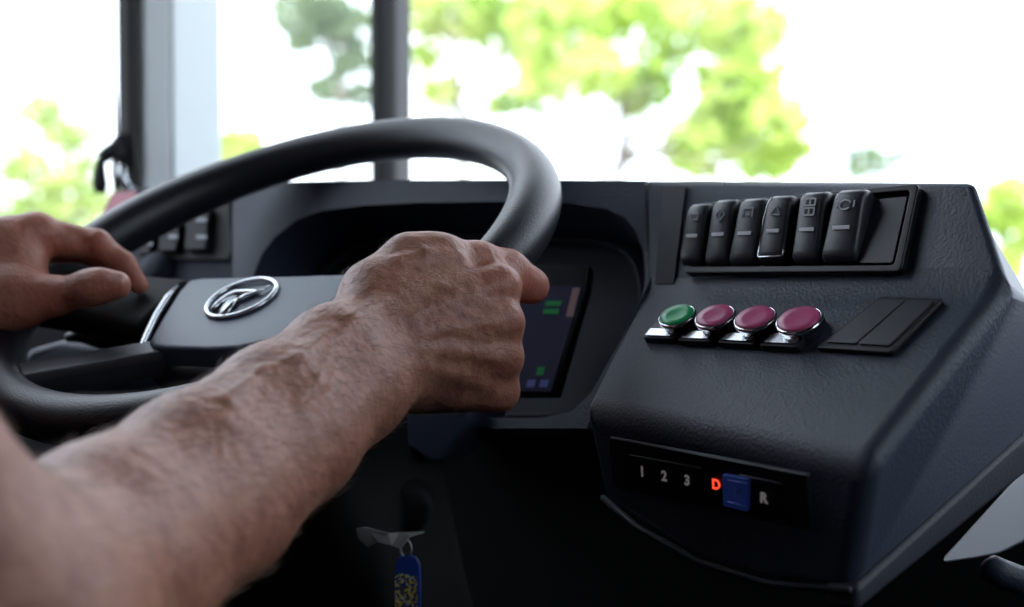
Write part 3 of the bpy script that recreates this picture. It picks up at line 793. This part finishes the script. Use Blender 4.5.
# right forearm: two parallel bones' worth of muscle so that the section is flatter towards the wrist
perp = Vector((.53, 0, -.85))
def fore(px, py, d, r, off):
    c = P(px, py, d); return c - perp * off, c + perp * off, r
S = [fore(384, 345, .800, .0245, .0115), fore(345, 374, .765, .0260, .0115), fore(285, 424, .715, .0295, .0115), fore(205, 488, .655, .0360, .009), fore(110, 554, .590, .0410, .006), fore(30, 612, .532, .0450, .003), fore(-15, 652, .490, .0460, .0)]
pr = []
for s0, s1 in zip(S, S[1:]):
    pr += [(s0[0], s0[2], s1[0], s1[2]), (s0[1], s0[2], s1[1], s1[2])]
arm.group(pr, .012, .010)
SH_R = CAM + Vector((-.335, .30, .20))
elb = P(-15, 652, .490)
arm.group([(elb, .047, lerp(elb, SH_R, .45), .052), (lerp(elb, SH_R, .45), .052, SH_R, .058)], .02, .035)
# right hand
WR = P(384, 340, .80)
M1, M2, M3, M4 = P(499, 287, .836), P(501, 323, .828), P(501, 358, .828), P(498, 391, .836)
arm.group([
    (P(376, 312, .800), .0205, M1, .0130), (P(388, 335, .800), .0230, M2, .0135), (P(394, 358, .800), .0220, M3, .0130), (P(404, 376, .806), .0175, M4, .0125),
    (P(392, 302, .812), .0215, P(437, 263, .838), .0150),
    (P(374, 292, .812), .0195, P(409, 260, .832), .0140), (P(409, 260, .832), .0140, P(440, 261, .838), .0145),
    (P(420, 330, .830), .020, P(470, 340, .850), .018),
    (P(410, 384, .825), .018, P(470, 388, .845), .014),
], .011, .010)
def finger(pts, rs, k=.004, ko=.0045):
    arm.group([(pts[i], rs[i], pts[i + 1], rs[i + 1]) for i in range(len(pts) - 1)], k, ko)
finger([M1, P(501, 288, .880), P(484, 296, .912), P(458, 308, .915)], [.0128, .0110, .0095, .0085])
finger([M2, P(503, 325, .875), P(482, 334, .905), P(456, 338, .904)], [.0132, .0112, .0098, .0086])
finger([M3, P(503, 359, .872), P(482, 366, .898), P(456, 366, .894)], [.0128, .0108, .0095, .0085])
finger([M4, P(500, 391, .874), P(482, 394, .894), P(460, 392, .890)], [.0122, .0100, .0088, .0078])
# thumb lying over the rim
finger([P(432, 262, .838), P(478, 264, .852), P(506, 271, .866), P(531, 286, .880)], [.0152, .0132, .0130, .0118], .006, .007)
# knuckle bosses, tendons and veins on the back of the hand
for m_, r_ in ((M1, .0088), (M2, .0092), (M3, .0088), (M4, .0082)):
    c = m_ + Vector((-.001, -.0068, .001)); arm.group([(c, r_, c + Vector((.003, .001, 0)), r_ * .9)], .006, .007)
def ridge(pp, r, sink, ko):
    pts = []
    for x, y in pp:
        s = arm.march(x, y, .40, .95)
        if s is not None: pts.append(s + ray(x, y) * sink)
    if len(pts) > 1: arm.ridges.append(([(pts[i], r, pts[i + 1], r) for i in range(len(pts) - 1)], ko))
arm.ridges = []
ridge([(412, 318), (440, 306), (470, 294), (492, 287)], .0030, .0010, .005)
ridge([(418, 334), (450, 328), (494, 322)], .0030, .0010, .005)
ridge([(420, 350), (460, 352), (494, 357)], .0028, .0010, .005)
ridge([(424, 366), (460, 375), (490, 388)], .0026, .0016, .006)
ridge([(398, 262), (425, 256), (460, 258)], .0030, .0012, .006)
ridge([(440, 285), (455, 291), (468, 300), (482, 302), (496, 308)], .0018, .0001, .0028)
ridge([(452, 306), (466, 314), (478, 318), (492, 308)], .0017, .0001, .0028)
ridge([(420, 336), (438, 326), (460, 330), (474, 338), (490, 338)], .0017, .0001, .0028)
ridge([(430, 352), (448, 346), (470, 352), (490, 350)], .0016, .0002, .0028)
ridge([(330, 330), (300, 360), (262, 372), (225, 400)], .0022, .0008, .005)
ridge([(380, 300), (352, 318), (330, 350), (318, 382), (296, 402)], .0020, .0008, .005)
for prims, ko in arm.ridges: arm.group(prims, ko, ko)

left = Sdf()
LW = P(-110, 285, .97)
elbL = P(-420, 470, .72); SH_L = CAM + Vector((-.62, .46, .20))
left.group([(LW, .031, P(-180, 320, .92), .036), (P(-180, 320, .92), .036, elbL, .046), (elbL, .046, SH_L, .058)], .02, .012)
L1 = P(38, 236, 1.01)
left.group([
    (P(-90, 262, .97), .026, L1, .0155), (P(-95, 280, .98), .028, P(30, 246, 1.035), .0155), (P(-100, 292, .99), .026, P(22, 262, 1.055), .015),
    (P(-95, 300, 1.0), .024, P(14, 280, 1.07), .014),
    (P(-80, 305, .965), .022, P(12, 298, .975), .0200), (P(-40, 280, .985), .028, P(14, 272, 1.0), .0190), (P(12, 250, 1.0), .018, P(20, 280, .99), .018),
    (P(10, 300, .975), .0195, P(52, 296, .972), .0132)], .014, .010)
def lfinger(pts, rs, k=.004, ko=.004):
    left.group([(pts[i], rs[i], pts[i + 1], rs[i + 1]) for i in range(len(pts) - 1)], k, ko)
lfinger([L1, P(96, 245, 1.025), P(124, 265, 1.025), P(139, 285, 1.020)], [.0145, .0110, .0090, .0070])
lfinger([P(30, 246, 1.035), P(88, 248, 1.055), P(118, 272, 1.062), P(126, 296, 1.055)], [.0140, .0110, .0092, .0080])
lfinger([P(22, 262, 1.055), P(74, 262, 1.085), P(96, 286, 1.092), P(98, 308, 1.08)], [.0135, .0108, .0090, .0080])
lfinger([P(14, 280, 1.07), P(52, 280, 1.100), P(66, 300, 1.104), P(64, 316, 1.09)], [.0125, .0098, .0084, .0074])
lfinger([P(20, 300, .975), P(56, 296, .970), P(88, 288, .962), P(100, 286, .961), P(117, 285, .960)], [.0180, .0122, .0118, .0114, .0098], .006, .006)
# knuckle and crease shapes
left.group([(P(97, 241, 1.018), .0085, P(99, 243, 1.018), .0085)], .004, .005)
left.group([(P(36, 229, 1.005), .0110, P(42, 231, 1.005), .010)], .004, .008)

HS = .0024
parts = []
for sdf in (arm, left):
    Fg, lo_ = sdf.grid(HS)
    parts.append(surface_nets(Fg, lo_, HS))
# head and neck (outside the picture, above the shoulders), coarser
hd = Sdf()
HC = (SH_R + SH_L) / 2 + Vector((.03, .03, .30))
fwd = BF
hd.group([(HC + Vector((0, 0, .02)) - fwd * .01, .080, HC + Vector((0, 0, -.02)) + fwd * .02, .070), (HC + fwd * .045 - Z * .075, .040, HC + fwd * .03 - Z * .03, .058),
          (HC - Z * .08 - fwd * .02, .055, HC - Z * .22 - fwd * .04, .062)], .03, .02)
hd.group([(HC + fwd * .093 + Z * .0, .010, HC + fwd * .112 - Z * .030, .013)], .01, .012)
for s in (-1, 1):
    hd.group([(HC + BR * s * .078 - Z * .0, .012, HC + BR * s * .080 - Z * .035, .009)], .01, .008)
    hd.group([(HC + BR * s * .031 + fwd * .083 + Z * .012, .012, HC + BR * s * .034 + fwd * .083 + Z * .012, .012)], .01, .006)
hd.group([(HC + BR * .020 + fwd * .090 - Z * .058, .007, HC - BR * .020 + fwd * .090 - Z * .058, .007)], .006, .006)
hd.group([(HC - Z * .2 - fwd * .04, .06, SH_R, .055), (HC - Z * .2 - fwd * .04, .06, SH_L, .055)], .04, .04)
Fg, lo_ = hd.grid(.006, .02)
parts.append(surface_nets(Fg, lo_, .006))
V = np.concatenate([p[0] for p in parts]); off = 0; FF = []
for v_, f_ in parts: FF.append(f_ + off); off += len(v_)
me = np_mesh('driver', V, np.concatenate(FF))
# colour variation that belongs to the skin: redder knuckles and finger tips, thumbnail
def blob(c, r): return np.exp(-((V - np.array(tuple(c))) ** 2).sum(1) / (r * r))
tone = np.zeros(len(V))
for c, r in ((M1, .018), (M2, .016), (M3, .016), (M4, .016), (P(531, 286, .87), .03), (P(498, 262, .86), .02), (P(139, 285, 1.02), .03), (P(98, 243, 1.015), .018), (L1, .03), (P(117, 285, .955), .02), (P(60, 300, .97), .03)):
    tone = np.maximum(tone, .75 * blob(c, r))
at = me.attributes.new('tone', 'FLOAT', 'POINT'); at.data.foreach_set('value', tone.astype(np.float32))
nc = np.array(tuple(P(118, 277, .955))); dx = np.array([1, 0, 0.1]); dv = V - nc
nl = np.clip(1.6 - ((dv[:, 0] / .008) ** 2 + (dv[:, 2] / .0042) ** 2 + (dv[:, 1] / .012) ** 2) * 1.2, 0, 1)
at = me.attributes.new('nail', 'FLOAT', 'POINT'); at.data.foreach_set('value', nl.astype(np.float32))
driver = link_mesh('driver', me, M['skin'], None, origin=(SH_R + SH_L) / 2 - Z * .75)
tag(driver, 'person in the driving seat, bare hairy right forearm across, both hands on the steering wheel', 'person')
sm = driver.modifiers.new('smooth', 'SMOOTH'); sm.factor = .5; sm.iterations = 2

# short-sleeved shirt, trousers, hair: clothing outside the picture on the left
sh = Sdf()
chest = (SH_R + SH_L) / 2
hipc = chest - Z * .52 - BF * .12
sh.group([(SH_R - Z * .05, .085, SH_L - Z * .05, .085), (chest - Z * .12 - BF * .03, .130, hipc, .150), (SH_R - Z * .1 - BR * .03, .085, hipc + BR * .06, .12), (SH_L - Z * .1 + BR * .03, .085, hipc - BR * .06, .12)], .05, .03)
sh.group([(SH_R, .074, lerp(SH_R, elb, .50), .066), (SH_L, .074, lerp(SH_L, elbL, .5), .066)], .03, .03)
Fg, lo_ = sh.grid(.009, .02); V2, F2 = surface_nets(Fg, lo_, .009)
o = link_mesh('shirt', np_mesh('shirt', V2, F2), M['shirt'], driver)
tr = Sdf()
for s in (-1, 1):
    hp = hipc + BR * s * .10 - Z * .02; kn = hp + BF * .42 + BR * s * .05 - Z * .03; an = kn + BF * .10 - Z * .36
    tr.group([(hp, .095, kn, .068), (kn, .066, an, .048), (an, .045, an + BF * .15 - Z * .03, .036)], .03, .03)
tr.group([(hipc + BR * .1, .12, hipc - BR * .1, .12)], .03, .05)
Fg, lo_ = tr.grid(.010, .02); V2, F2 = surface_nets(Fg, lo_, .010)
link_mesh('trousers', np_mesh('trousers', V2, F2), M['trouser'], driver)
hr = Sdf(); hr.group([(HC + Z * .035 - fwd * .02, .082, HC - Z * .01 - fwd * .035, .078)], .02, .02)
Fg, lo_ = hr.grid(.006, .02); V2, F2 = surface_nets(Fg, lo_, .006)
link_mesh('hair', np_mesh('hair', V2, F2), M['head_hair'], driver)

# arm hair: short fine strands over the right forearm and the back of the hand
rng = np.random.default_rng(4)
def sdf_normal(p):
    e = .0015; p = npv(p)
    pts = np.stack([p + [e, 0, 0], p - [e, 0, 0], p + [0, e, 0], p - [0, e, 0], p + [0, 0, e], p - [0, 0, e]]).astype(np.float32)
    f = arm.eval(pts); return Vector((float(f[0] - f[1]), float(f[2] - f[3]), float(f[4] - f[5]))).normalized()
Va = parts[0][0]
axis0 = np.array(tuple(P(0, 628, .52))); axis1 = np.array(tuple(WR)); axd = axis1 - axis0; Lx = np.linalg.norm(axd); axd /= Lx
tt = ((Va - axis0) @ axd) / Lx
cand = np.where((tt > -.05) & (tt < 1.12))[0]
pick = rng.choice(cand, 2600, replace=False)
# normals from the field gradient, batched
e_ = .0015; Pk = Va[pick].astype(np.float32)
gr = np.stack([arm.eval(Pk + np.array(d, np.float32) * e_) - arm.eval(Pk - np.array(d, np.float32) * e_) for d in ((1, 0, 0), (0, 1, 0), (0, 0, 1))], 1)
gr /= np.linalg.norm(gr, axis=1)[:, None] + 1e-9
hv = []; hf = []
side = np.array(tuple(perp.normalized()))
for k in range(len(pick)):
    p = Pk[k].astype(float); n = gr[k].astype(float)
    flow = axd * rng.uniform(.5, 1.0) + side * rng.uniform(.15, .9); flow -= n * flow.dot(n); flow /= np.linalg.norm(flow) + 1e-9
    ln = rng.uniform(.006, .015) * (.6 if tt[pick[k]] > 1 else 1); w = rng.uniform(.00008, .00014)
    sd = np.cross(flow, n)
    base = len(hv)
    for i, s in enumerate((0, .35, .7, 1.0)):
        c = p + flow * ln * s + n * (ln * (.42 * s - .22 * s * s)); ww = w * (1 - .8 * s)
        hv += [c + sd * ww, c - sd * ww * .5 + n * ww, c - sd * ww * .5 - n * ww]
        if i:
            a = base + 3 * (i - 1); b = base + 3 * i
            for j in range(3): hf.append((a + j, a + (j + 1) % 3, b + (j + 1) % 3, b + j))
link_mesh('arm_hair', np_mesh('arm_hair', np.array(hv), np.array(hf)), M['hair'], driver, kind='stuff', label='fine hair on the forearm')

# driver's seat, out of the picture behind the driver
seat = thing('driving_chair', 'dark fabric seat under the driver', 'seat', tuple(Vector((hipc.x, hipc.y, 0))))
MB().box(hipc - Z * .20 + BF * .08, BR * .24, BF * .26, Z * .06).build('cushion', M['seat'], seat, smooth=False, bevel=.03)
MB().box(hipc - BF * .30 + Z * .22, BR * .23, BF * .06 + Z * -.012, Z * .36).build('backrest', M['seat'], seat, smooth=False, bevel=.03)
MB().prism(round_poly([Vector((hipc.x, hipc.y, 0)) + BR * a * .2 + BF * b * .2 for a, b in ((-1, -1), (1, -1), (1, 1), (-1, 1))], .05, 4), Z * (hipc.z - .26)).build('pedestal', M['black_soft'], seat, smooth=False)

# ================================================================== TREES OUTSIDE
def tree(name, label, cat, base, trunk_h, lean, clumps, m, nleaf, lsize, seed, tr=.16, group=None):
    rg = np.random.default_rng(seed)
    t = thing(name, label, cat, tuple(base), group)
    basev = Vector(base)
    topv = basev + Vector((lean, 0, trunk_h))
    if tr > 0:
        mbt = MB(); mbt.tube([basev, lerp(basev, topv, .4) + Vector((.05, 0, 0)), lerp(basev, topv, .75), topv], [tr, tr * .8, tr * .62, tr * .45], 10)
        for c, r in clumps:
            s_ = lerp(basev, topv, .55 + .4 * float(rg.random())); c = Vector(c)
            mbt.tube([s_, lerp(s_, c, .5) + Vector((0, 0, -.1)), c], [tr * .40, tr * .26, tr * .10], 6)
        mbt.build('trunk', M['bark'], t)
    tot = sum(r ** 2 for _, r in clumps); vs = []; fs = []
    for c, r in clumps:
        n = int(nleaf * r ** 2 / tot)
        d = rg.normal(size=(n, 3)); d /= np.linalg.norm(d, axis=1)[:, None]
        pos = np.array(tuple(c)) + d * (r * rg.random((n, 1)) ** .45) * np.array([1.0, .8, .8])
        a = rg.normal(size=(n, 3)); a /= np.linalg.norm(a, axis=1)[:, None]
        b = np.cross(a, rg.normal(size=(n, 3))); b /= np.linalg.norm(b, axis=1)[:, None] + 1e-9
        s = lsize * rg.uniform(.6, 1.3, (n, 1))
        quad = np.stack([pos - a * s, pos - b * s * .45, pos + a * s, pos + b * s * .45], 1)
        k = len(vs) * 4
        vs.append(quad.reshape(-1, 3))
    V_ = np.concatenate(vs); F_c = np.arange(len(V_)).reshape(-1, 4)
    link_mesh('crown', np_mesh('crown', V_, F_c), m, t, smooth=False, kind=None)
    return t
M['leaf_lime'] = leaf_mat('lime leaves', (164, 196, 78), (216, 228, 146))
M['leaf_green'] = leaf_mat('green leaves', (150, 180, 96), (206, 216, 140))
M['leaf_grey'] = leaf_mat('grey green leaves', (120, 140, 110), (150, 168, 130))
M['leaf_dark'] = leaf_mat('dark leaves', (104, 132, 92), (150, 172, 124))
def cl(d, lst): return [(P(x, y, d + dd), r / FPX * d) for x, y, r, dd in lst]
TB = lambda x, d: Vector((P(x, 254, d).x, P(x, 254, d).y, -0.9))
tree('broadleaf_tree', 'lime-green leafy tree with a thin trunk, beyond the windscreen above the console', 'tree', TB(612, 14), 3.6, .1,
     cl(14, [(560, 20, 55, 0), (620, 5, 50, .5), (690, 10, 60, 0), (750, 30, 45, .3), (590, 70, 40, -.3), (640, 90, 36, .2), (740, 80, 50, 0), (780, 120, 34, -.3), (700, 145, 44, .2), (765, 155, 36, 0), (660, 60, 30, 0), (725, 120, 40, .4), (540, 75, 30, 0), (800, 150, 16, 0)]), M['leaf_lime'], 3600, .105, 3, tr=.07)
tree('birch_tree', 'pale green tree with drooping branches beside the dark windscreen post', 'tree', TB(470, 17), 5.0, -.2,
     cl(17, [(420, 10, 36, 0), (470, 18, 40, 0), (520, 40, 36, 0), (440, 92, 26, 0), (425, 55, 24, 0), (535, 92, 34, .2), (500, 105, 18, 0), (490, 5, 40, .3)]), M['leaf_green'], 1500, .10, 5, tr=.09)
tree('ash_tree', 'grey-green tree seen through the narrow quarter window', 'tree', TB(330, 18), 5.0, .2,
     cl(18, [(310, 10, 40, 0), (345, 25, 34, 0), (350, 65, 24, 0), (325, 88, 18, 0), (360, 95, 16, 0), (300, 40, 18, 0)]), M['leaf_grey'], 800, .12, 7, tr=.07)
tree('bush', 'small yellow-green bush at the foot of the quarter window', 'bush', TB(245, 16), .8, 0,
     cl(16, [(238, 150, 28, 0), (262, 165, 20, 0), (222, 165, 18, 0)]), M['leaf_lime'], 420, .11, 9, tr=.05)
tree('conifer_bush', 'small dark green tree top just above the control console', 'tree', TB(872, 20), 1.2, 0,
     cl(20, [(858, 166, 18, 0), (880, 163, 17, 0), (852, 152, 9, 0), (899, 155, 8, 0), (870, 150, 10, 0)]), M['leaf_dark'], 230, .09, 11, tr=.05)
tree('roadside_bush', 'bright green bush at the right edge beyond the console', 'bush', TB(1010, 15), .8, 0,
     cl(15, [(1010, 195, 28, 0), (985, 215, 24, 0), (1030, 230, 34, 0), (1005, 260, 24, 0)]), M['leaf_lime'], 520, .11, 13, tr=.05)
tree('hedge_tree', 'leafy green tree beyond the left side window', 'tree', TB(45, 13), 2.2, 0,
     cl(13, [(40, 110, 26, 0), (70, 140, 28, 0), (20, 165, 30, 0), (60, 190, 36, 0), (95, 205, 24, 0), (10, 215, 34, 0), (55, 225, 40, 0), (85, 165, 16, 0)]), M['leaf_green'], 1300, .075, 15, tr=.08)
